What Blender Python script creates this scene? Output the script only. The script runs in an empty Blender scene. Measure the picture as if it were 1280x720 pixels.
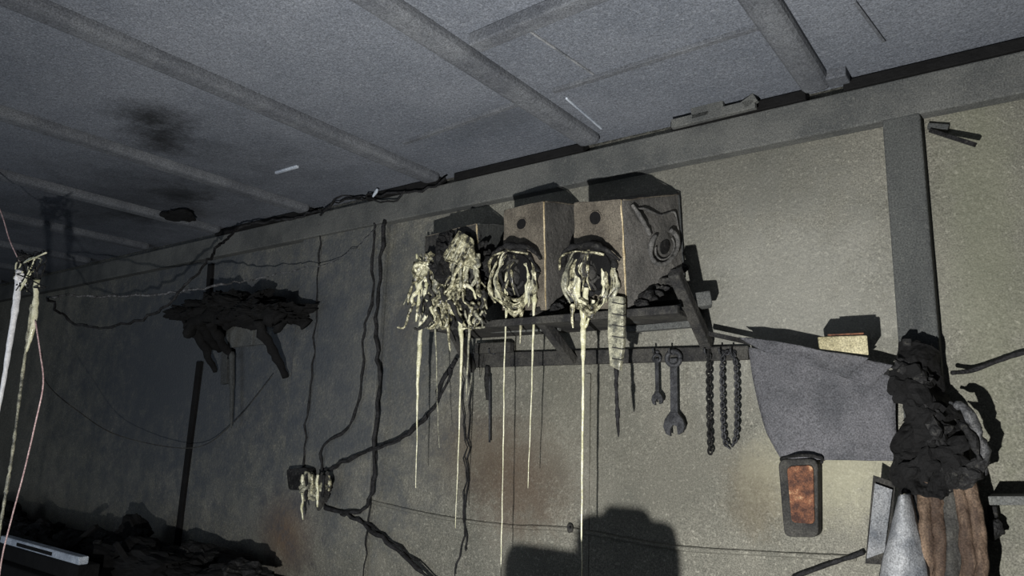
import bpy, math, random
from mathutils import Vector, Matrix, noise
random.seed(7)
scene=bpy.context.scene
F=910.0; D=2.2; CAM=Vector((0,-D,1.5)); CZ=2.54
U=Vector((140,-4650,910)).normalized()
Yv=Vector((681,198,910)); Yv=(Yv-U*Yv.dot(U)).normalized()
Xv=Yv.cross(U)
def P(px,py,off=0.0):
    """point on the vertical plane standing `off` metres in front of the tool wall"""
    r=Vector((px-640,py-360,F)); d=Vector((r.dot(Xv),r.dot(Yv),r.dot(U)))
    return CAM+d*((D-off)/d.y)
def PC(px,py,z=CZ):
    r=Vector((px-640,py-360,F)); d=Vector((r.dot(Xv),r.dot(Yv),r.dot(U)))
    return CAM+d*((z-CAM.z)/d.z)
# ---------------- camera
cd=bpy.data.cameras.new('camera'); cam=bpy.data.objects.new('camera',cd); scene.collection.objects.link(cam)
cd.sensor_width=36; cd.lens=F/1280*36; cd.clip_start=0.02
m=Matrix.Identity(4)
for j,v in enumerate([(Xv.x,Yv.x,U.x),(-Xv.y,-Yv.y,-U.y),(-Xv.z,-Yv.z,-U.z)]):
    for i in range(3): m[i][j]=v[i]
m.translation=CAM; cam.matrix_world=m; scene.camera=cam
scene.view_settings.view_transform='Standard'
# ---------------- materials
def hexc(c): 
    return tuple(((x/255)/12.92 if x/255<=.04045 else ((x/255+.055)/1.055)**2.4) for x in c)+(1,)
def mat(name,c1,c2,scale=6,rough=.85,bump=.3,bscale=60,speck=None,spk=.0,metal=0,lo=.4,hi=.6,c3=None,stretch=1,spec=.3,detail=8,grain=.42):
    M=bpy.data.materials.new(name); M.use_nodes=True; n=M.node_tree.nodes; l=M.node_tree.links
    b=n['Principled BSDF']; b.inputs['Roughness'].default_value=rough; b.inputs['Metallic'].default_value=metal
    b.inputs['Specular IOR Level'].default_value=spec
    g=n.new('ShaderNodeNewGeometry'); mp=n.new('ShaderNodeMapping'); l.new(g.outputs['Position'],mp.inputs[0]); mp.inputs['Scale'].default_value=(1,1,stretch)
    t=n.new('ShaderNodeTexNoise'); t.inputs['Scale'].default_value=scale; t.inputs['Detail'].default_value=detail; t.inputs['Roughness'].default_value=.65; l.new(mp.outputs[0],t.inputs['Vector'])
    r=n.new('ShaderNodeValToRGB'); r.color_ramp.elements[0].position=lo; r.color_ramp.elements[1].position=hi
    r.color_ramp.elements[0].color=hexc(c1); r.color_ramp.elements[1].color=hexc(c2)
    if c3:
        e=r.color_ramp.elements.new(min(.98,hi+.09)); e.color=hexc(c3)
    l.new(t.outputs['Fac'],r.inputs[0]); col=r.outputs[0]
    if speck:
        s=n.new('ShaderNodeTexNoise'); s.inputs['Scale'].default_value=95; s.inputs['Detail'].default_value=3; l.new(g.outputs['Position'],s.inputs['Vector'])
        q=n.new('ShaderNodeMapRange'); q.inputs[1].default_value=.56; q.inputs[2].default_value=.72; q.inputs[4].default_value=spk; l.new(s.outputs['Fac'],q.inputs[0])
        x=n.new('ShaderNodeMix'); x.data_type='RGBA'; l.new(q.outputs[0],x.inputs[0]); l.new(col,x.inputs[6]); x.inputs[7].default_value=hexc(speck); col=x.outputs[2]
    if grain:
        s=n.new('ShaderNodeTexNoise'); s.inputs['Scale'].default_value=260; s.inputs['Detail'].default_value=2; l.new(g.outputs['Position'],s.inputs['Vector'])
        q=n.new('ShaderNodeMapRange'); q.inputs[1].default_value=.3; q.inputs[2].default_value=.7; q.inputs[3].default_value=1-grain; q.inputs[4].default_value=1+grain; l.new(s.outputs['Fac'],q.inputs[0])
        x=n.new('ShaderNodeVectorMath'); x.operation='SCALE'; l.new(col,x.inputs[0]); l.new(q.outputs[0],x.inputs['Scale']); col=x.outputs[0]
    l.new(col,b.inputs['Base Color'])
    t2=n.new('ShaderNodeTexNoise'); t2.inputs['Scale'].default_value=bscale; t2.inputs['Detail'].default_value=4; l.new(g.outputs['Position'],t2.inputs['Vector'])
    bp=n.new('ShaderNodeBump'); bp.inputs['Strength'].default_value=bump; bp.inputs['Distance'].default_value=.01; l.new(t2.outputs['Fac'],bp.inputs['Height']); l.new(bp.outputs[0],b.inputs['Normal'])
    return M
def add_stain_or_tone(M,pt,rad,c,amt,soft=.15,nscale=9,namp=2.4):  # noisy colour patch, used for stains and for painted tone
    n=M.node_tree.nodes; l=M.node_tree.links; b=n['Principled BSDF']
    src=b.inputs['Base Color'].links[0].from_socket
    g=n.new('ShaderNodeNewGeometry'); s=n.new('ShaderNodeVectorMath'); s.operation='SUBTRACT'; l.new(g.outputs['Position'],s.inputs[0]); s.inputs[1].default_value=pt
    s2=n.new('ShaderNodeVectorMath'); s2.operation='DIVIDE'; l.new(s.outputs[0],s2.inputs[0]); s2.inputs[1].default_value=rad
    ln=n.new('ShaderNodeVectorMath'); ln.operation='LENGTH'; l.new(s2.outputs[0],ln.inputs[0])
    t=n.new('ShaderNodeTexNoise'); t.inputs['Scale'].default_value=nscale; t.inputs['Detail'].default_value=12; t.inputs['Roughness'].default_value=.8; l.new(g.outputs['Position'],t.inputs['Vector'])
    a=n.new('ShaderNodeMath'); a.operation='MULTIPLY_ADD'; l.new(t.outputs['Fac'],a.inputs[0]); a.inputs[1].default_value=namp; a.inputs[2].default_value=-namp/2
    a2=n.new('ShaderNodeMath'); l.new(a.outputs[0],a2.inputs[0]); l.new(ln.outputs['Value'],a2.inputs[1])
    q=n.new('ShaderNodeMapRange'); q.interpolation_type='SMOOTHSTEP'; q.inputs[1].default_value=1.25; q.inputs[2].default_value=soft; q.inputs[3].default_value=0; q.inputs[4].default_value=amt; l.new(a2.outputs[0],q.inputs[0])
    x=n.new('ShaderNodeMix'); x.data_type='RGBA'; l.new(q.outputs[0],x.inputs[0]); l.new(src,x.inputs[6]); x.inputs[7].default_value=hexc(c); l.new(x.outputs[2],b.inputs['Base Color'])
Mwall=mat('sooty_plaster',(93,93,86),(119,117,108),3.2,.9,.5,90,(168,166,154),.42,lo=.34,hi=.66)
add_stain_or_tone(Mwall,P(650,600),(.26,.5,.24),(80,63,49),.65)
add_stain_or_tone(Mwall,P(590,560),(.26,.5,.2),(82,70,56),.55)
add_stain_or_tone(Mwall,P(360,665),(.25,.5,.2),(98,72,48),.7)
add_stain_or_tone(Mwall,P(945,615),(.12,.5,.14),(100,86,62),.4)
add_stain_or_tone(Mwall,P(505,400),(.08,.5,.14),(80,68,56),.6)
add_stain_or_tone(Mwall,P(980,380),(.5,.5,.4),(144,144,138),.45)
add_stain_or_tone(Mwall,P(880,230),(.6,.5,.2),(90,90,86),.45)
add_stain_or_tone(Mwall,P(1040,590),(.25,.5,.15),(166,163,140),.55)  # torch hot spot painted into the wall colour as a lighter pool
add_stain_or_tone(Mwall,P(820,590),(.4,.5,.25),(92,90,82),.4)
add_stain_or_tone(Mwall,P(700,500),(.3,.5,.3),(96,94,84),.4)
add_stain_or_tone(Mwall,P(1230,300),(.12,.5,.8),(106,108,90),.5)
add_stain_or_tone(Mwall,P(520,450),(.3,.5,.7),(88,88,84),.45)
add_stain_or_tone(Mwall,P(430,450),(.6,.5,.9),(78,81,84),.6)
add_stain_or_tone(Mwall,P(230,450),(2.0,.5,1.2),(62,67,74),.9)  # darker, bluer tone across the far left of the wall
Mceil=mat('smoked_ceiling',(90,95,104),(112,116,124),2.0,.85,.3,70,(146,150,156),.3,lo=.3,hi=.7)
add_stain_or_tone(Mceil,PC(620,150),(.25,.1,.4),(72,76,82),.5)
for a in ((190,145),(200,175),(228,245),(170,268)): add_stain_or_tone(Mceil,PC(*a),(.17,.15,.4),(10,11,12),.92,soft=.0,nscale=6,namp=2.2)  # ragged near-black blotches on the left of the ceiling
add_stain_or_tone(Mceil,PC(150,260),(1.6,.6,.4),(38,41,46),.75,soft=-.2,nscale=3)  # broad darker tone around the blotches
Mbeam=mat('smoked_timber',(80,83,89),(99,102,107),5,.9,.35,60,(130,132,134),.25)
Mpost=mat('smoked_post',(54,56,57),(74,76,75),5,.9,.35,60,(108,108,104),.2,stretch=.3)
Mhead=mat('smoked_header',(72,74,74),(91,92,90),4,.9,.35,60,(120,120,114),.25)
Mfloor=mat('ash_floor',(30,30,30),(62,60,56),4,.95,.5,50)
Mchar=mat('char',(10,10,11),(32,32,33),16,.8,.9,70,(110,108,100),.18)
Mchar2=mat('soot_wood',(34,34,35),(62,61,58),10,.85,.5,70,(110,108,100),.15)
Mbox=mat('cabinet_board',(74,69,62),(104,98,88),8,.85,.35,60,(132,128,116),.2)
Mboxs=mat('cabinet_board_side',(76,75,73),(100,98,95),7,.85,.35,60,(130,126,118),.2)
Mtan=mat('bare_edge',(150,134,104),(184,170,140),20,.7,.2)
Mmelt=mat('melted_plastic',(32,31,28),(146,142,116),46,.32,.6,60,c3=(226,222,192),lo=.40,hi=.54,spec=.6)
Mdrip=mat('plastic_drip',(184,182,148),(226,223,198),20,.25,.3,80,spec=.6,grain=.2)
Mdripg=mat('plastic_drip_soot',(84,84,76),(170,168,146),30,.35,.4,80,spec=.5)
Msteel=mat('blackened_steel',(38,39,42),(64,65,68),20,.6,.3,80,metal=.3)
Mring=mat('sooty_ring',(66,66,66),(102,101,99),20,.8,.4,80)
Mblack=mat('soot_black',(6,6,7),(15,15,16),14,.9,.6,60)
Mcable=mat('charred_cable',(14,14,15),(38,38,40),40,.8,.6,120)
Mrope=mat('sooty_rope',(44,45,47),(92,93,96),60,.8,.6,120)
Mcloth=mat('grey_cloth',(72,73,77),(90,90,94),7,.95,.4,140,(114,114,116),.15)
Mrust=mat('rusty_panel',(60,40,34),(118,78,56),26,.8,.6,70,c3=(164,132,102),lo=.38,hi=.56)
Mpale=mat('scorched_card',(132,125,98),(170,163,134),14,.8,.3)
Mbrown=mat('scorched_wood',(60,48,40),(116,98,82),14,.8,.5,60,stretch=.15)
Mgrey=mat('ash_sheet',(92,96,102),(134,136,139),10,.7,.3)
Mhose=mat('sooty_hose',(20,20,21),(84,85,87),26,.5,.6)
Mwhite=mat('white_tray',(150,158,170),(190,198,208),12,.6,.2)
Mwire=mat('bare_wire',(218,218,222),(248,248,250),60,.4,.3,grain=.1)
Mpink=mat('pink_wire',(170,140,140),(214,186,184),60,.5,.3)
# ---------------- mesh helpers
def mk(name,vs,fs,mt,parent=None,smooth=False):
    me=bpy.data.meshes.new(name); me.from_pydata([tuple(v) for v in vs],[],fs); me.update()
    import bmesh
    bm=bmesh.new(); bm.from_mesh(me); bmesh.ops.recalc_face_normals(bm,faces=bm.faces); bm.to_mesh(me); bm.free()
    o=bpy.data.objects.new(name,me); scene.collection.objects.link(o); me.materials.append(mt)
    if smooth:
        for p in me.polygons: p.use_smooth=True
    if parent: o.parent=parent
    return o
def grp(name):
    e=bpy.data.objects.new(name,None); scene.collection.objects.link(e); e.empty_display_size=.1; return e
def box(name,x0,x1,y0,y1,z0,z1,mt,parent=None,bev=0):
    vs=[(x,y,z) for x in(x0,x1) for y in(y0,y1) for z in(z0,z1)]
    fs=[(0,1,3,2),(4,6,7,5),(0,4,5,1),(2,3,7,6),(0,2,6,4),(1,5,7,3)]
    o=mk(name,vs,fs,mt,parent)
    if bev:
        b=o.modifiers.new('bevel','BEVEL'); b.width=bev; b.segments=3
    return o
def hexa(name,c,mt,parent=None,bev=0):
    fs=[(0,1,2,3),(4,5,6,7),(0,1,5,4),(1,2,6,5),(2,3,7,6),(3,0,4,7)]
    o=mk(name,c,fs,mt,parent)
    if bev:
        b=o.modifiers.new('bevel','BEVEL'); b.width=bev; b.segments=2
    return o
def prism(name,pts,t,mt,parent=None,bev=0):
    n=len(pts); t=Vector(t); vs=list(pts)+[p+t for p in pts]
    fs=[tuple(range(n)),tuple(range(2*n-1,n-1,-1))]+[(i,(i+1)%n,n+(i+1)%n,n+i) for i in range(n)]
    o=mk(name,vs,fs,mt,parent)
    if bev:
        b=o.modifiers.new('bevel','BEVEL'); b.width=bev; b.segments=2
    return o
def beamseg(name,a,b,w,t,mt,parent=None,up=None):
    a=Vector(a);b=Vector(b);d=(b-a).normalized(); up=Vector(up or (0,0,1))
    s=d.cross(up).normalized()*w/2; q=s.cross(d).normalized()*t/2
    return hexa(name,[a-s-q,a+s-q,a+s+q,a-s+q,b-s-q,b+s-q,b+s+q,b-s+q],mt,parent,bev=min(w,t)*.12)
def cat(pts,rs,sub):
    out=[];ro=[];n=len(pts)
    for i in range(n-1):
        p0=pts[max(0,i-1)];p1=pts[i];p2=pts[i+1];p3=pts[min(n-1,i+2)]
        for k in range(sub):
            t=k/sub
            out.append(.5*((2*p1)+(p2-p0)*t+(2*p0-5*p1+4*p2-p3)*t*t+(3*p1-p0-3*p2+p3)*t**3)); ro.append(rs[i]*(1-t)+rs[i+1]*t)
    out.append(pts[-1]);ro.append(rs[-1]); return out,ro
def tube(name,pts,r,mt,parent=None,sub=6,seg=8,wob=0,rw=0,flat=1):
    pts=[Vector(p) for p in pts]
    rs=list(r) if isinstance(r,(list,tuple)) else [r]*len(pts)
    q,rr=cat(pts,rs,sub)
    if wob: q=[p+noise.noise_vector(p*25)*wob for p in q]
    vs=[];fs=[]; d=(q[1]-q[0]).normalized(); n=d.orthogonal().normalized()
    for i,p in enumerate(q):
        d=(q[min(i+1,len(q)-1)]-q[max(i-1,0)]).normalized(); n=(n-d*n.dot(d)).normalized(); b=d.cross(n)
        R=rr[i]*(1+rw*noise.noise(p*60+Vector((3,1,2))))
        for k in range(seg):
            a=2*math.pi*k/seg; vs.append(p+n*math.cos(a)*R+b*math.sin(a)*R*flat)
    L=len(q)
    for i in range(L-1):
        for k in range(seg): fs.append((i*seg+k,i*seg+(k+1)%seg,(i+1)*seg+(k+1)%seg,(i+1)*seg+k))
    fs.append(tuple(range(seg))); fs.append(tuple((L-1)*seg+k for k in range(seg)))
    return mk(name,vs,fs,mt,parent,True)
def ptube(name,pl,off,r,mt,parent=None,**k):
    return tube(name,[P(p[0],p[1],p[2] if len(p)>2 else off) for p in pl],r,mt,parent,**k)
def lump(name,c,s,mt,parent=None,amp=.35,freq=9,sub=4,seed=0,zmin=None):
    import bmesh
    bm=bmesh.new(); bmesh.ops.create_icosphere(bm,subdivisions=sub,radius=1)
    c=Vector(c); s=Vector(s); sd=Vector((seed*3.1,seed*1.7,seed))
    for v in bm.verts:
        q=Vector((v.co.x*s.x,v.co.y*s.y,v.co.z*s.z))
        k=1+amp*(noise.fractal(q*freq+sd,.8,2.2,5)*1.3)
        v.co=c+q*k
        if zmin is not None: v.co.z=max(v.co.z,zmin)
    me=bpy.data.meshes.new(name); bm.to_mesh(me); bm.free(); o=bpy.data.objects.new(name,me); scene.collection.objects.link(o); me.materials.append(mt)
    if parent:o.parent=parent
    return o
def drape(name,left,right,off,bulge,mt,parent=None,nu=24,nv=24,amp=.01,freq=14,folds=0,fa=.01,seed=0,thick=.004,smooth=True):
    Lp,_=cat([P(p[0],p[1],p[2] if len(p)>2 else off) for p in left],[0]*len(left),8)
    Rp,_=cat([P(p[0],p[1],p[2] if len(p)>2 else off) for p in right],[0]*len(right),8)
    def at(A,t):
        f=t*(len(A)-1); i=min(int(f),len(A)-2); return A[i].lerp(A[i+1],f-i)
    vs=[];sd=Vector((seed,seed*2,seed*.3))
    for j in range(nv+1):
        for i in range(nu+1):
            u=i/nu;v=j/nv; p=at(Lp,v).lerp(at(Rp,v),u)
            h=bulge*math.sin(math.pi*u)**.6 + amp*noise.fractal(p*freq+sd,.8,2.1,4)+fa*math.sin(u*folds*2*math.pi+v*1.5)*(0.3+v)
            p=p+noise.noise_vector(p*freq+sd)*amp*.6; p.y=min(p.y-h,-.004)
            vs.append(p)
    fs=[(j*(nu+1)+i,j*(nu+1)+i+1,(j+1)*(nu+1)+i+1,(j+1)*(nu+1)+i) for j in range(nv) for i in range(nu)]
    o=mk(name,vs,fs,mt,parent,smooth)
    if thick:
        s=o.modifiers.new('sol','SOLIDIFY'); s.thickness=thick
    return o
# ---------------- room
box('floor',-7.4,1.8,-4.2,.15,-.1,0,Mfloor)
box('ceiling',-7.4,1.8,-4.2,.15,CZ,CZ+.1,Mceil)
def gridwall():
    nx,nz=260,90; vs=[];fs=[]
    for j in range(nz+1):
        for i in range(nx+1):
            x=-7.4+9.2*i/nx; z=CZ*j/nz
            vs.append((x,.0+.010*noise.noise(Vector((x*1.4,0,z*1.4))),z))
    for j in range(nz):
        for i in range(nx):
            a=j*(nx+1)+i; fs.append((a,a+1,a+nx+2,a+nx+1))
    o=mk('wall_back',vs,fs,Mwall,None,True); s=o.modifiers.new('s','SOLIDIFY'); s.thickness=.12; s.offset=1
    return o
wb=gridwall()
box('wall_left',-7.5,-7.4,-4.2,.15,0,CZ,Mwall)
box('wall_right',1.8,1.9,-4.2,.15,0,CZ,Mwall)
bx=[-.477,-1.25,-2.01,-2.85,-3.6,-4.35,-5.1,-5.85,-6.6,.32]
for i,x in enumerate(bx):
    box('trim_%d'%(i+1),x-.042,x+.042,-4.2,-.06,CZ-.034,CZ+.02,Mbeam,bev=.022)
box('trim_20',-7.4,1.8,-.05,-.0,CZ-.155,CZ-.04,Mhead,bev=.006)
for k,(a,b) in enumerate([((280,290),(400,262)),((470,244),(560,225)),((578,220),(738,184)),((846,160),(1012,115)),((1058,100),(1330,34))]):
    box('trim_%d'%(24+k),P(*a).x,P(*b).x,-.054,-.002,CZ-.038,CZ-.006,Mblack,bev=.003)  # black strips put in for the shade of the gap above the header
pl=P(1117,300).x; pr=P(1166,300).x
box('trim_21',pl,pr,-.05,.0,0,CZ-.15,Mpost,bev=.006)
box('trim_22',P(372,450).x,P(478,450).x,-.03,.0,0,CZ-.15,Mwall,bev=.006)
box('trim_23',P(733,500).x,P(738,500).x,-.004,.008,0,1.7,Mwall)
def cstrip(name,a,b,w,t,mt):
    A=PC(*a);B=PC(*b); A.z=B.z=CZ-t/2+.001; return beamseg(name,A,B,w,t,mt)
cstrip('trim_30',(594,46),(760,-25),.05,.038,Mbeam)
cstrip('trim_31',(692,112),(958,28),.02,.012,Mbeam)
cstrip('trim_32',(505,177),(652,126),.02,.012,Mbeam)
cstrip('trim_33',(658,35),(742,92),.006,.006,Mgrey)
cstrip('trim_34',(708,122),(752,160),.007,.006,Mwhite)
cstrip('trim_35',(1068,0),(1105,50),.008,.008,Mbeam)
cstrip('trim_36',(345,215),(372,207),.012,.01,Mwhite)
# ---------------- loose hardware at the eaves
g=grp('ceiling_latch')
for k,(a,b,w,mt) in enumerate([((1030,75),(1052,66),.05,Mgrey),((1060,72),(1088,64),.05,Mbeam),((1042,40),(1048,80),.02,Mchar2),((1034,98),(1060,92),.06,Mbeam)]):
    beamseg('plate_%d'%k,P(a[0],a[1],.10),P(b[0],b[1],.10),w,.035,mt,g)
g=grp('charred_batten')
for k,(a,b,w) in enumerate([((840,156),(945,130),.03),((865,142),(905,130),.05),((868,128),(912,118),.03),((930,133),(945,122),.03)]):
    beamseg('strip_%d'%k,P(a[0],a[1],.09),P(b[0],b[1],.09),w,.02,Mhead,g,up=(0,1,0))
g=grp('coat_hook')
beamseg('arm',P(1163,163,.02),P(1219,181,.07),.012,.012,Mchar,g)
beamseg('backplate',P(1160,158,.01),P(1186,160,.01),.02,.015,Mpost,g)
g=grp('ceiling_lump')  # flat black lump against the ceiling
c=PC(225,262); c.z=CZ-.03
lump('black_lump',c,(.09,.08,.022),Mblack,g,.5,9,4,3)
tube('lump_stem',[c,c+Vector((0,0,.028))],.03,Mblack,g)
# ---------------- shelf
sz=1.865
sh=grp('wall_shelf')
box('plank',-1.80,-.86,-.25,-.012,sz-.018,sz,Mchar2,sh,bev=.003)
box('lip',-1.80,-.84,-.268,-.25,sz-.022,sz+.002,Mchar2,sh,bev=.003)
beamseg('brace_right',P(843,340,.27),P(884,432,.03),.035,.035,Mchar2,sh)
beamseg('brace_mid',P(668,388,.24),P(716,452,.03),.03,.035,Mchar2,sh)
beamseg('brace_left',P(560,400,.24),P(590,462,.03),.03,.035,Mchar2,sh)
beamseg('cross_1',P(590,412,.12),P(700,408,.12),.03,.02,Mhead,sh,up=(0,1,0))
beamseg('cross_2',P(790,398,.14),P(868,384,.14),.03,.03,Mpost,sh,up=(0,1,0))
beamseg('cross_4',P(785,412,.08),P(880,404,.08),.02,.03,Mhead,sh,up=(0,1,0))
beamseg('end_block',P(868,377,.12),P(889,374,.10),.045,.05,Mhead,sh,up=(0,1,0))
beamseg('wall_batten',P(735,392,.02),P(880,380,.02),.04,.03,Mchar2,sh,up=(0,1,0))
beamseg('cross_3',P(596,436,.03),P(640,434,.03),.04,.03,Mchar2,sh,up=(0,1,0))
ra=grp('tool_rail')
prism('board',[P(590,442),P(938,433),P(938,450),P(590,460)],(0,-.022,0),Mchar2,ra,bev=.003)
for k,x in enumerate([598,618,822,842,886,904,918]):
    a=P(x,441,.02); tube('hook_%d'%k,[a,a+Vector((0,-.03,-.004)),a+Vector((0,-.035,.012))],.003,Msteel,ra,sub=3)
    lump('knob_%d'%k,a+Vector((0,-.006,0)),(.009,.009,.009),Msteel,ra,.2,9,2)
# ---------------- speaker cabinets
def cabinet(name,FL,FR,BR,fl,fr,br,seed,mtf,mts):
    g=grp(name)
    a,b,c=P(*FL),P(*FR),P(*BR); d=a+(c-b)
    e,f,h=P(*fl),P(*fr),P(*br); k=e+(h-f)
    for q in(c,d,h,k): q.y=min(q.y,-.02)
    hexa('carcass',[a,b,c,d,e,f,h,k],mts,g,bev=.003)
    n=(b-a).cross(e-a).normalized(); 
    if n.y>0:n=-n
    prism('baffle',[a+n*.001,b+n*.001,f+n*.001,e+n*.001],n*.008,mtf,g,bev=.002)
    def fr_(u,v,o=.01):
        return (a.lerp(b,u)).lerp(e.lerp(f,u),v)+n*o
    n2=(c-b).cross(f-b).normalized()
    if n2.x<0:n2=-n2
    def sd_(u,v,o=.004):
        return (b.lerp(c,u)).lerp(f.lerp(h,u),v)+n2*o
    for nm,p,q in(('edge_1',b,f),('edge_2',a,e)):
        tube(nm,[p+n*.006,p.lerp(q,.5)+n*.006,q+n*.006],[.003,.0035,.002],Mtan if nm=='edge_1' else Mbox,g,wob=.003,rw=.5)
    tube('edge_top',[a+n*.008,b+n*.008],.002,Mbox,g,rw=.5,sub=10,wob=.002)
    tube('edge_side',[b+n2*.002,c+n2*.002],.0025,Mbox if seed<3 else Mpost,g,rw=.9,sub=10,wob=.003)
    tube('edge_back',[c+n2*.001,h+n2*.001],.003,Mpost,g,rw=.5,sub=10)
    return g,fr_,sd_
def ring(name,fn,cu,cv,ru,rv,r,mt,g,o=.012,a0=0,a1=360,wob=0,rw=.3,n=24,flat=1):
    pts=[fn(cu+ru*math.cos(math.radians(a0+(a1-a0)*i/n)),cv+rv*math.sin(math.radians(a0+(a1-a0)*i/n)),o) for i in range(n+1)]
    return tube(name,pts,r,mt,g,sub=2,wob=wob,rw=rw,flat=flat)
def disk(name,fn,cu,cv,ru,rv,mt,g,o=.0105,t=.002):
    pts=[fn(cu+ru*math.cos(a*math.pi/12),cv+rv*math.sin(a*math.pi/12),o) for a in range(24)]
    q=[fn(cu+ru*math.cos(a*math.pi/12),cv+rv*math.sin(a*math.pi/12),o+t) for a in range(24)]
    vs=pts+q; fs=[tuple(range(24)),tuple(range(47,23,-1))]+[(i,(i+1)%24,24+(i+1)%24,24+i) for i in range(24)]
    return mk(name,vs,fs,mt,g)
def strands(g,region,off,n,seed,mts,rmin=.002,rmax=.007,fall=40):
    rnd=random.Random(seed); x0,x1,y0,y1=region
    for i in range(n):
        x=rnd.uniform(x0,x1); y=rnd.uniform(y0,y1-10); o=off+rnd.uniform(-.01,.035)
        pts=[]; L=rnd.uniform(.4,1.2)*fall; dx=rnd.uniform(-.6,.6)
        for k in range(5):
            t=k/4; pts.append((x+dx*L*t+rnd.uniform(-3,3),min(y+L*t,y1+8),o+rnd.uniform(-.008,.008)))
        r=rnd.uniform(rmin,rmax)
        ptube('melt_%d'%i,pts,off,[r*1.1,r*1.3,r,r*.9,r*.5],mts[i%len(mts)],g,seg=6,sub=4,wob=.006,rw=.9)
g3,f3,s3=cabinet('speaker_cabinet',(720,254,.30),(778,250,.33),(848,243,.03),(722,386,.22),(785,386,.25),(858,350,.0),1,Mbox,Mboxs)
disk('port',f3,.47,.15,.12,.06,Mblack,g3); ring('port_rim',f3,.47,.15,.13,.065,.002,Mbox,g3)
g2,f2,s2=cabinet('speaker_cabinet',(633,264,.24),(681,252,.27),(723,256,.03),(630,388,.20),(684,388,.22),(726,366,.0),2,Mbox,Mboxs)
disk('port',f2,.47,.17,.12,.05,Mblack,g2); ring('port_rim',f2,.47,.17,.13,.055,.002,Mbox,g2)
g1,f1,s1=cabinet('speaker_cabinet',(534,296,.22),(597,280,.25),(634,282,.03),(532,392,.20),(604,390,.22),(636,370,.0),3,Mchar2,Mpost)
for g,fn,cv,cu in((g3,f3,.62,.42),(g2,f2,.66,.42)):
    disk('woofer_cone',fn,cu,cv,.42,.20,Mblack,g,.014,.02)
    ring('woofer_frame',fn,cu,cv,.44,.23,.010,Mchar,g,.02,wob=.012,rw=1.2)
    ring('woofer_frame_inner',fn,cu,cv,.26,.14,.006,Mchar2,g,.04,wob=.008,rw=.9,a0=30,a1=290)
    lump('magnet',fn(cu+.04,cv-.02,.035),(.018,.018,.028),Mchar2,g,.6,30,3,2)
    for k in range(6):
        rnd=random.Random(k+7); x=rnd.uniform(.1,.75); tube('basket_%d'%k,[fn(x,cv-.2,.03),fn(x+rnd.uniform(-.15,.15),cv,.055),fn(x+rnd.uniform(-.2,.2),cv+.2,.04)],[.004,.006,.003],[Mchar,Mchar2,Mmelt][k%3],g,rw=.9,wob=.01)
    tube('hood',[fn(-.15,.58,.03),fn(.05,.46,.06),fn(.45,.40,.07),fn(.85,.44,.05),fn(1.0,.55,.03)],[.008,.014,.016,.014,.007],Mchar,g,rw=.9,wob=.01,flat=.6)
    tube('hood_melt',[fn(-.2,.62,.04),fn(0,.50,.07),fn(.45,.45,.085),fn(.85,.49,.06)],[.004,.005,.003,.004],Mmelt,g,rw=.9,wob=.006)
disk('cutout_hole',s3,.60,.53,.20,.16,Mchar2,g3,.004,.001)
disk('cutout_core',s3,.63,.55,.09,.075,Mchar,g3,.008,.004)
ring('loose_ring',s3,.60,.54,.25,.175,.008,Mring,g3,.016,a0=-60,a1=235,rw=.35,n=30)
ring('loose_ring_inner',s3,.60,.55,.17,.12,.003,Mring,g3,.018,a0=-40,a1=200,rw=.3)
tube('strap',[s3(.12,.05,.008),s3(.20,.17,.014),s3(.28,.27,.014),s3(.37,.38,.014)],[.004,.006,.007,.007],Mring,g3,rw=.5,wob=.004)
tube('strap_2',[s3(.15,.08,.008),s3(.35,.12,.012),s3(.6,.20,.010),s3(.85,.20,.008),s3(.92,.42,.008)],[.003,.004,.003,.003,.002],Mring,g3,rw=.6,wob=.005)
for k in range(7):
    lump('debris_%d'%k,s3(.1+.13*k,.98-.02*k,.02)+Vector((0,0,random.uniform(-.01,.02))),(.025,.02,.014),random.choice([Mchar,Mpost,Mchar2]),g3,.7,25,3,k)
for k in range(5):
    lump('debris_%d'%k,s2(.1+.2*k,1.0,.02),(.022,.02,.014),random.choice([Mchar,Mpost]),g2,.7,25,3,k+9)
lump('char_lump',P(566,345,.26),(.11,.055,.12),Mchar,g1,.7,14,5,5)
lump('char_top',P(580,312,.26),(.05,.045,.05),Mchar,g1,.8,18,5,8)
prism('burnt_flake',[P(552,325,.33),P(575,290,.33),P(592,300,.32),P(597,338,.32),P(570,330,.34)],(0,-.006,.004),Mmelt,g1)
for k in range(4): ptube('flake_rib_%d'%k,[(556+k*9,326-k*2,.345),(573+k*5,296+k*4,.345)],.345,.002,Mdripg,g1)
strands(g1,(520,602,316,402),.30,84,11,[Mmelt,Mmelt,Mdripg,Mchar2,Mdrip],.003,.008,42)
lump('melt_cap',P(534,338,.31),(.04,.025,.055),Mmelt,g1,.8,22,4,4)
lump('melt_cap_2',P(560,372,.31),(.07,.028,.05),Mmelt,g1,.9,22,4,6)
for k,x in enumerate((521,526,533,541)):
    ptube('upper_melt_%d'%k,[(x,318,.3),(x-1,345,.3),(x+3,375,.3),(x-2,402,.3)],.3,[.004,.006,.006,.004],Mdripg if k%2 else Mdrip,g1,rw=.9,wob=.006)
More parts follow.
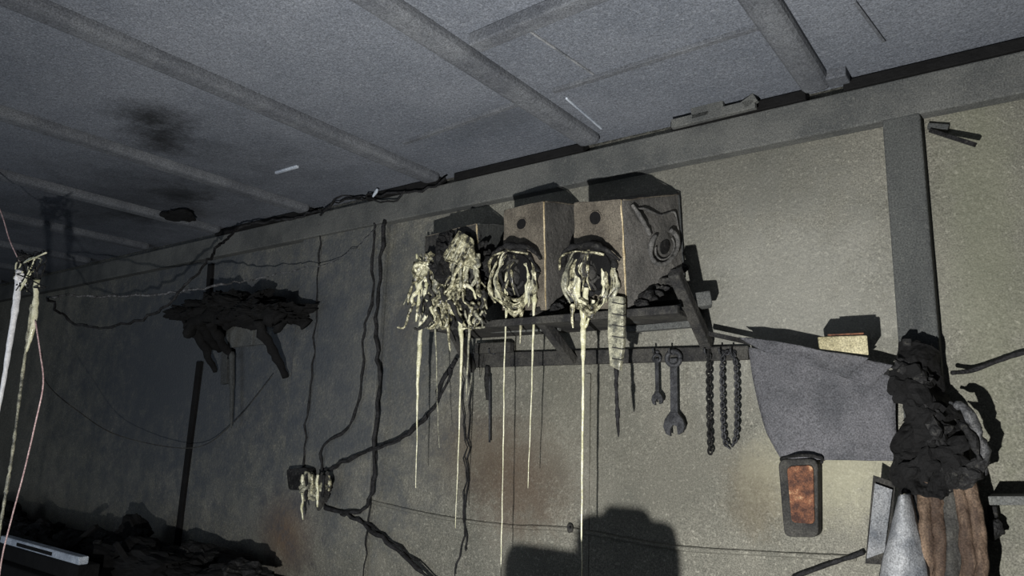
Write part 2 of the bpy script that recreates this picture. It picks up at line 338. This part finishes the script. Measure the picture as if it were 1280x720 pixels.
def melt_sides(g,x0,x1,y0,y1,off,seed):
    rnd=random.Random(seed); mts=[Mmelt,Mdripg,Mdrip]
    for k in range(8):
        x=x0+rnd.uniform(-4,12); ptube('left_melt_%d'%k,[(x+12,y0+rnd.uniform(0,10),off+.02),(x+2,y0+25,off+.03),(x,y0+50,off+.03),(x+rnd.uniform(2,14),y1-rnd.uniform(0,14),off+.02)],off,[.002,.004,.007,.002],mts[k%3],g,rw=.9,wob=.012)
    for k in range(8):
        x=x1-rnd.uniform(-4,13); ptube('right_melt_%d'%k,[(x-14,y0+rnd.uniform(0,10),off+.02),(x-3,y0+20,off+.03),(x,y0+48,off+.03),(x-rnd.uniform(0,14),y1-rnd.uniform(0,16),off+.02)],off,[.002,.004,.007,.002],mts[k%3],g,rw=.9,wob=.012)
    for k in range(6):
        y=y1-rnd.uniform(0,18); ptube('low_melt_%d'%k,[(x0+10,y-8,off+.02),((x0+x1)/2,y+rnd.uniform(2,8),off+.04),(x1-16,y-8,off+.02)],off,[.003,.005,.002],Mmelt,g,rw=.9,wob=.01)
melt_sides(g2,614,672,312,388,.23,3)
melt_sides(g3,710,766,310,392,.27,5)
def drip(g,pts,r,mt,off,name='drip'):
    ptube(name,pts,off,r,mt,g,rw=.5,wob=.002,sub=8)
drip(g1,[(526,402),(524,440),(522,480),(521,545),(520,610)],[.009,.008,.005,.002,.0012],Mdrip,.30)
drip(g1,[(543,395),(545,430),(547,520),(549,560)],[.005,.003,.001,.0008],Mdripg,.30)
drip(g1,[(574,392),(576,412),(577,440),(573,560),(569,660)],[.008,.010,.005,.0015,.001],Mdrip,.30)
drip(g1,[(588,396),(586,430),(583,500),(590,470)],[.007,.004,.001,.0008],Mdripg,.30)
drip(g1,[(560,395),(561,425),(563,440)],[.008,.005,.001],Mmelt,.30)
drip(g2,[(634,380),(631,430),(629,560),(626,722)],[.006,.0022,.0018,.0016],Mdrip,.25)
drip(g2,[(652,388),(651,410),(650,430)],[.008,.005,.001],Mmelt,.25)
drip(g2,[(669,345),(668,375),(667,400),(664,500),(660,610)],[.004,.008,.004,.002,.001],Mdrip,.25)
drip(g2,[(634,340),(632,360),(630,385)],[.005,.005,.004],Mdrip,.25)
drip(g3,[(733,360),(731,385),(729,410),(729,460),(728,560),(727,722)],[.009,.013,.010,.005,.003,.0018],Mdrip,.29)
drip(g3,[(742,375),(738,392),(731,410)],[.008,.007,.004],Mdrip,.29)
drip(g3,[(716,380),(715,398),(716,410)],[.008,.005,.002],Mmelt,.29)
drip(g3,[(770,460),(771,490),(772,520),(773,546)],[.007,.005,.007,.002],Mcable,.28)
prism('melted_strip',[P(764,370,.28),P(783,372,.28),P(783,430,.28),P(778,464,.28),P(766,458,.28),P(763,420,.28)],(0,-.02,0),Mdripg,g3,bev=.004)
for k in range(6): beamseg('strip_rib_%d'%k,P(765,378+k*14,.301),P(781,381+k*14,.301),.0025,.003,Mchar2,g3)
# ---------------- tools
def spanner(name,x,yt,yb,w,off,mt,bw):
    g=grp(name); A=P(x,yt,off);B=P(x+1,yb-bw*1.2,off)
    beamseg('shank',A,B,w,.006,mt,g,up=(0,1,0))
    n=20; R=w*.95
    tube('ring_end',[A+Vector((R*math.cos(2*math.pi*i/n),0,R*math.sin(2*math.pi*i/n))) for i in range(n+1)],w*.33,mt,g,sub=1)
    s=(P(x+bw,yb,off)-P(x,yb,off)).length; c=P(x+1,yb-bw*.9,off)
    pr=[(-.35,1.0),(-.9,.35),(-1.05,-.3),(-.8,-.95),(-.35,-1.15),(-.38,-.5),(-.1,-.12),(.25,-.25),(.35,-1.0),(.85,-.75),(1.05,-.2),(.85,.4),(.35,1.0)]
    prism('jaw',[c+Vector((a*s,-.005,b*s)) for a,b in pr],(0,.012,0),mt,g,bev=.001)
    return g
spanner('spanner',821,448,504,.013,.035,Msteel,7)
spanner('spanner',842,448,541,.024,.035,Msteel,13)
def chain(name,pl,off,r,mt):
    g=grp(name)
    pts=[P(a,b,off) for a,b in pl]; q,_=cat(pts,[0]*len(pts),40)
    L=[0]
    for i in range(1,len(q)): L.append(L[-1]+(q[i]-q[i-1]).length)
    step=r*2.0; s=0;i=0;k=0
    while s<L[-1]-step:
        while L[i+1]<s:i+=1
        p=q[i]; j=i
        while j<len(q)-1 and L[j]<s+step*1.2: j+=1
        d=(q[j]-p).normalized(); side=Vector((1,0,0)) if k%2 else Vector((0,1,0))
        side=(side-d*side.dot(d)).normalized(); c=p+d*step*.6
        n=10; tube('link_%d'%k,[c+d*step*.8*math.cos(2*math.pi*t/n)+side*r*math.sin(2*math.pi*t/n) for t in range(n+1)],r*.5,mt,g,sub=1,seg=6)
        s+=step;k+=1
    return g
chain('steel_chain',[(886,438),(886,500),(888,572)],.035,.0065,Mchar)
chain('steel_chain',[(912,560),(905,548),(903,500),(903,450),(911,440),(919,450),(921,500),(920,545),(914,560)],.035,.0058,Msteel)
g=grp('screwdriver'); 
ptube('blade',[(612,470),(612,553)],.035,.004,Msteel,g); ptube('handle',[(609,458),(609,478),(610,500)],.035,[.008,.012,.007],Mchar,g,rw=.4)
# ---------------- hanging sheet and flap
drape('hanging_apron',[(937,434),(942,480),(957,535),(977,572)],[(1118,470),(1120,520),(1123,576)],.035,.010,Mcloth,None,amp=.010,freq=6,folds=1.5,fa=.006)
g=grp('folded_tarpaulin')
drape('flap',[(932,420),(938,428)],[(1114,457),(1092,486)],.09,.02,Mcloth,g,amp=.012,freq=12,nv=12)
drape('flap_top',[(925,420),(960,441)],[(1085,448),(1060,474)],.11,.012,Mcloth,g,amp=.01,freq=12,nv=10)
beamseg('rod',P(886,417,.08),P(1112,466,.07),.014,.014,Mchar,g)
g=grp('cardboard_box')
hexa('carton',[P(1022,421,.18),P(1084,419,.18),P(1084,419,.08),P(1022,421,.08),P(1024,436,.18),P(1086,444,.18),P(1086,444,.08),P(1024,436,.08)],Mpale,g,bev=.003)
beamseg('torn_lid',P(1035,419,.17),P(1080,417,.17),.01,.004,Mrust,g)
def rrect(c,n=5):
    out=[]
    for i in range(4):
        a=Vector(c[i]);pv=Vector(c[i-1]);nx=Vector(c[(i+1)%4]); r=.22*min((pv-a).length,(nx-a).length)
        s=a+(pv-a).normalized()*r; e=a+(nx-a).normalized()*r
        for k in range(n+1):
            t=k/n; out.append((s.lerp(a,t)).lerp(a.lerp(e,t),t))
    return out
g=grp('rusty_work_lamp')
prism('housing',rrect([P(978,574,.01),P(1027,573,.01),P(1028,670,.01),P(986,669,.01)]),(0,-.045,0),Mchar2,g,bev=.004)
prism('lens',rrect([P(984,583,.056),P(1017,581,.056),P(1019,655,.056),P(990,653,.056)]),(0,-.006,0),Mrust,g,bev=.002)
ptube('handle',[(980,578,.03),(978,573,.05),(1002,569,.07),(1026,572,.05),(1027,578,.03)],.03,.005,Mchar,g,rw=.4)
ptube('wall_conduit',[(458,624),(480,631),(560,648),(640,658),(712,662),(840,684),(960,692),(1070,698)],.006,.008,Mwall,None,rw=.3)
g=grp('conduit_clip'); lump('clip',P(712,660,.015),(.012,.012,.016),Mchar2,g,.3,20,3)
tube('screw',[P(712,660,.0),P(712,660,.035)],.004,Msteel,g)
ptube('power_cable',[(1080,690),(1065,696),(1045,702),(990,722)],.02,.006,Mcable,None,rw=.3)
# ---------------- right: charred jacket etc
g=grp('charred_jacket')
drape('body',[(1128,430),(1124,470),(1128,520),(1116,570),(1118,618)],[(1176,440),(1186,490),(1208,530),(1218,570),(1212,616)],.07,.07,Mblack,g,amp=.035,freq=16,nu=60,nv=70,thick=.01,smooth=False)
for k in range(16):
    rnd=random.Random(k); t=rnd.random(); lump('flake_%d'%k,P(1130+t*60*rnd.random()+t*20,450+t*140,.15),(.03,.02,.03),[Mblack,Mblack,Mchar][k%3],g,.9,30,3,k)
beamseg('peg',P(1130,432,.02),P(1134,428,.14),.02,.02,Mchar,g)
g=grp('metal_hose')
ptube('hose',[(1188,504,.14),(1205,510,.17),(1220,532,.17),(1230,562,.15),(1229,592,.12)],.1,[.009,.012,.015,.013,.008],Mhose,g,rw=1.2,wob=.008)
ptube('hose_inner',[(1192,524,.16),(1206,534,.18),(1216,552,.18),(1222,574,.16)],.1,[.005,.007,.007,.004],Mchar,g,rw=1.2,wob=.008)
g=grp('folded_sheet_metal')
prism('leaf_1',[P(1092,594,.12),P(1120,603,.08),P(1112,706,.08),P(1082,704,.12)],(0,-.006,0),Mchar2,g)
prism('leaf_2',[P(1094,604,.13),P(1116,612,.10),P(1106,690,.10),P(1084,698,.13)],(0,-.006,0),Mgrey,g)
g=grp('hanging_overalls')
drape('leg',[(1122,618),(1112,660),(1098,722),(1094,760)],[(1138,616),(1150,660),(1162,722),(1164,760)],.14,.05,Mgrey,g,amp=.01,freq=10)
drape('leg_back',[(1130,622),(1140,670),(1146,760)],[(1165,620),(1176,660),(1186,760)],.05,.03,Mpost,g,amp=.01,freq=10)
g=grp('scorched_broom')
xs=[(1152,1160),(1165,1176),(1180,1193),(1196,1209),(1211,1226)]
for k,(a,b) in enumerate(xs):
    rnd=random.Random(k+40)
    drape('slat_%d'%k,[(a-8,604+rnd.uniform(-14,14)),(b-9,660),(b-8,760)],[(a+7,602+rnd.uniform(-14,14)),(b+6,660),(b+8,760)],.13,.008,[Mbrown,Mbrown,Mchar2,Mbrown,Mbrown][k],g,amp=.012,freq=22,nu=10,nv=30)
beamseg('head',P(1142,622,.11),P(1222,612,.11),.03,.02,Mchar,g,up=(0,1,0))
g=grp('small_shelf')
beamseg('board',P(1238,624,.08),P(1300,624,.08),.02,.12,Mhead,g,up=(0,1,0))
beamseg('bracket',P(1240,632,.02),P(1246,670,.02),.02,.03,Mchar,g,up=(0,1,0))
lump('ash_heap',P(1246,660,.05),(.02,.02,.03),Mchar,g,.5,20,3,3)
ptube('wall_cable',[(1190,466,.07),(1215,463,.03),(1245,452,.02),(1275,442,.02),(1330,428,.02)],.02,.006,Mcable,None,rw=.2)
# ---------------- junction box lump and cables
g=grp('melted_junction_box')
prism('back_box',rrect([P(369,586,.04),P(395,584,.04),P(397,612,.04),P(372,612,.04)]),(0,-.05,0),Mchar,g,bev=.003)
lump('melt_body',P(392,606,.09),(.055,.03,.035),Mdripg,g,.95,24,5,2)
lump('melt_side',P(406,612,.09),(.035,.02,.05),Mchar2,g,.9,26,4,7)
for k,(x,L) in enumerate([(378,56),(383,44),(390,24),(397,40),(404,28),(412,18)]):
    ptube('drip_%d'%k,[(x,594,.12),(x,600+L*.4,.12),(x-1,600+L*.7,.12),(x,594+L,.12)],.12,[.006,.007,.005,.002],[Mdrip,Mcable,Mmelt][k%3],g,rw=.7,wob=.006)
g=grp('charred_cable_run')
C=[([(378,588),(384,520),(392,440),(398,330),(402,275)],.008,.04),
([(402,592),(404,560),(438,530),(452,480),(455,420),(464,380),(468,300),(470,278)],.010,.045),
([(408,588),(430,578),(470,560),(510,542),(540,510),(556,470),(572,448)],.014,.05),
([(415,586),(440,572),(490,554),(525,528),(552,492),(566,458)],.008,.06),
([(400,630),(430,640),(455,634),(466,610),(468,560),(474,480),(470,420),(474,350),(482,276)],.013,.05),
([(405,634),(432,642),(455,655),(490,682),(535,722)],.015,.05),
([(425,640),(450,650),(500,684),(560,735)],.008,.03),
([(585,440),(586,520),(584,600),(580,660),(568,720)],.005,.03),
([(578,440),(578,500),(582,560),(580,640),(582,690)],.005,.03),
([(470,560),(466,600),(460,660),(455,720)],.006,.03)]
for k,(pl_,r,o) in enumerate(C): ptube('cable_%d'%k,pl_,o,r*.55,Mcable,g,rw=.7,wob=.014)
g=grp('eaves_cable')
ptube('cable_1',[(400,268),(430,250),(470,245),(520,238),(560,226)],.08,.005,Mcable,g,rw=.5,wob=.02)
ptube('cable_2',[(410,262),(425,246),(450,250),(490,250),(505,240)],.09,.004,Mcable,g,rw=.5,wob=.02)
ptube('bright_tip',[(466,246),(470,240),(472,236)],.10,[.004,.008,.005],Mwhite,g)
# ---------------- far-left bracket shelf, sagging and burnt through
g=grp('charred_bracket_shelf')
zb=P(300,398,.2).z
xa=P(240,400,.2).x; xb=P(352,400,.2).x
def sag(u): return zb+.03-.07*(2*u-1)**2+.02*math.sin(u*9)
for r_ in range(3):
    tube('plank_%d'%r_,[Vector((xa+(xb-xa)*i/9-.06*(r_==1),-.06-.08*r_,sag(i/9))) for i in range(10)],.042,Mblack,g,seg=8,wob=.02,rw=.7,flat=.6)
for k,(x,y,sx,sz_) in enumerate([(250,392,.2,.04),(280,384,.24,.055),(310,382,.24,.055),(338,392,.2,.045)]):
    lump('burnt_load_%d'%k,P(x,y,.16),(sx,.10,sz_),Mblack,g,.7,11,5,k)
for k,(a,b) in enumerate([((236,402),(270,465)),((246,402),(275,440)),((262,402),(290,448)),((322,402),(357,472))]):
    tube('brace_%d'%k,[P(*a,.22),P(*a,.22).lerp(P(*b,.03),.5),P(*b,.03)],[.022,.024,.014],Mblack,g,wob=.015,rw=.6,flat=.7)
beamseg('upright_0',P(285,405,.03),P(282,480,.03),.05,.03,Mpost,g,up=(0,1,0))
beamseg('upright_1',P(316,405,.03),P(314,432,.03),.05,.03,Mhead,g,up=(0,1,0))
prism('ply_gusset',[P(246,408,.02),P(326,404,.02),P(332,430,.02),P(262,438,.02)],(0,-.01,0),Mhead,g)
ptube('drip',[(290,440),(290,490),(289,535)],.05,[.012,.015,.004],Mpost,g,rw=.5)
beamseg('trim_40',P(250,452,.01),P(220,695,.01),.04,.02,Mblack,None,up=(0,1,0))
beamseg('trim_41',P(264,330,.01),P(261,372,.01),.04,.02,Mblack,None,up=(0,1,0))
g=grp('sagging_cable')
ptube('cable_1',[(58,372,.9),(85,398,.7),(130,410,.6),(190,392,.55),(240,350,.5),(270,312,.35),(300,285,.16),(360,272,.08),(402,262,.07)],.1,[.006]*9,Mcable,g,rw=.4,wob=.02,sub=10)
ptube('cable_2',[(58,371,.9),(120,371,.7),(200,368,.5),(270,358,.4),(330,346,.2),(420,325,.07),(470,285,.06)],.1,[.005,.006,.006,.005,.003,.002,.0015],Mrope,g,rw=.5,wob=.015,sub=10)
ptube('cable_3',[(52,440,.9),(58,478,.8),(95,512,.6),(150,545,.3),(240,560,.1),(290,530,.05),(340,470,.05)],.1,.0022,Mchar2,g,rw=.3)
# ---------------- foreground wire bundle hanging from the ceiling
g=grp('hanging_wire_bundle')
o=1.25
ptube('support_wire',[(-75,40),(-30,190),(0,262),(12,300),(26,330)],o,[.002]*5,Mpink,g)
lump('knot',P(34,322,o),(.022,.02,.014),Mchar,g,.7,50,4,3)
lump('knot_2',P(28,348,o),(.014,.014,.02),Mwire,g,.7,50,4,5)
for k in range(10):
    rnd=random.Random(k+5)
    pts=[(34+rnd.uniform(-18,24),335+rnd.uniform(-22,40),o+rnd.uniform(-.02,.02)) for _ in range(5)]
    ptube('twist_%d'%k,pts,o,rnd.uniform(.0015,.003),[Mchar,Mcable,Mdrip][k%3],g,rw=.6)
ptube('melt_strand',[(24,338),(20,380),(12,430),(4,480),(-8,540),(-30,640)],o,[.011,.0105,.009,.007,.005,.004],Mwire,g,rw=.3)
ptube('sleeve',[(46,350),(44,385),(40,415),(33,440)],o,[.009,.010,.007,.003],Mdrip,g,rw=.5)
ptube('twisted_cable',[(40,380),(32,440),(24,500),(15,570),(5,630),(-6,700),(-14,760)],o,.0045,Mdripg,g,rw=.9,sub=12)
ptube('pink_wire',[(44,400),(50,440),(54,480),(44,530),(30,590),(14,650),(2,700),(-5,760)],o,.0022,Mpink,g)
# ---------------- charred workbench, lower left
g=grp('charred_workbench')
box('top',-6.6,-2.5,-.75,-.04,.78,.84,Mblack,g,bev=.01)
for k,(x,y) in enumerate([(-6.5,-.7),(-6.5,-.1),(-4.5,-.7),(-2.65,-.7),(-2.65,-.1),(-4.5,-.1)]): box('leg_%d'%k,x-.05,x+.05,y-.05,y+.05,0,.78,Mblack,g)
box('lower_shelf',-6.5,-2.6,-.7,-.1,.25,.28,Mblack,g)
h=grp('burnt_debris')
rnd=random.Random(21)
for k in range(26):
    x=rnd.uniform(-6.2,-2.6); lump('chunk_%d'%k,(x,rnd.uniform(-.5,-.2),.86+rnd.uniform(0,.03)),(rnd.uniform(.08,.25),.09,rnd.uniform(.03,.08)),random.choice([Mblack,Mblack,Mchar]),h,.7,8,4,k,zmin=.842)
for k in range(10):
    x=rnd.uniform(-5.5,-2.6); a=Vector((x,rnd.uniform(-.5,-.2),.86)); beamseg('stick_%d'%k,a,a+Vector((rnd.uniform(-.3,.3),rnd.uniform(-.1,.1),rnd.uniform(.02,.16))),.03,.02,random.choice([Mchar,Mblack]),h)
t=grp('white_tray')
A=P(12,674,.66);B=P(114,679,.66)
box('tray_body',A.x,B.x,-.70,-.66,A.z-.012,A.z+.02,Mwhite,t,bev=.005)
box('tray_slot',A.x+.2,B.x-.25,-.704,-.69,A.z-.004,A.z+.010,Mblack,t)
box('tray_base',A.x-.02,B.x+.02,-.71,-.62,.842,A.z-.012,Mblack,t,bev=.006)
# ---------------- unseen grinder shape, added below the view to throw the round shadow
LX,LY,LZ=-.39,-2.2,.94
def mid(px,py,t=.5): 
    return Vector((LX,LY,LZ)).lerp(P(px,py),t)
g=grp('unseen_shadow_caster')
cy=mid(788,690).y; xl=mid(738,690).x; xr=mid(836,690).x; cx=(xl+xr)/2; top=mid(790,634).z; rad=.075
def cyl(name,a,b,r,mt):
    return tube(name,[Vector(a),Vector(a).lerp(Vector(b),.05),Vector(a).lerp(Vector(b),.95),Vector(b)],[r*.9,r,r,r*.9],mt,g,seg=28,sub=2)
cyl('caster_round',(cx-.03,cy,top-rad),(cx+.03,cy,top-rad),rad,Mchar)
cyl('caster_round_side',(xl,cy,top-rad-.006),(xr,cy,top-rad-.006),rad*.86,Mchar)
l2=mid(648,690).x; t2=mid(690,684).z
cyl('caster_block',(l2,cy,t2-.05),(xl,cy,t2-.05),.05,Mchar2)
box('body',l2+.02,xr-.005,cy-.05,cy+.05,t2-.25,t2-.04,Mchar2,g,bev=.01)
box('caster_column',cx-.07,cx,cy-.035,cy+.035,.02,t2-.24,Mchar2,g,bev=.006)
box('caster_foot',cx-.18,cx+.11,cy-.14,cy+.14,0,.025,Mchar2,g,bev=.006)
# ---------------- lights
def spot(name,loc,tgt,e,ang,bl,col,rad_):
    L=bpy.data.lights.new(name,'SPOT'); L.energy=e; L.spot_size=math.radians(ang); L.spot_blend=bl; L.color=col; L.shadow_soft_size=rad_
    o=bpy.data.objects.new(name,L); scene.collection.objects.link(o); o.location=loc; o.rotation_euler=(Vector(tgt)-Vector(loc)).to_track_quat('-Z','Y').to_euler(); return o
spot('torch_light',(LX,LY,LZ),P(800,430),315,144,1,(1,.985,.945),.015)
A=bpy.data.lights.new('fill_light','AREA'); A.energy=26; A.size=2.2; A.color=(.78,.88,1)  # weak fill added to lift the left side, no real doorway behind it
ao=bpy.data.objects.new('fill_light',A); scene.collection.objects.link(ao); ao.location=(-3.6,-4.0,1.0); ao.rotation_euler=(Vector((-4.2,0,1.9))-ao.location).to_track_quat('-Z','Y').to_euler()
w=bpy.data.worlds.new('world'); scene.world=w; w.use_nodes=True
w.node_tree.nodes['Background'].inputs[0].default_value=(.62,.72,.9,1); w.node_tree.nodes['Background'].inputs[1].default_value=.12
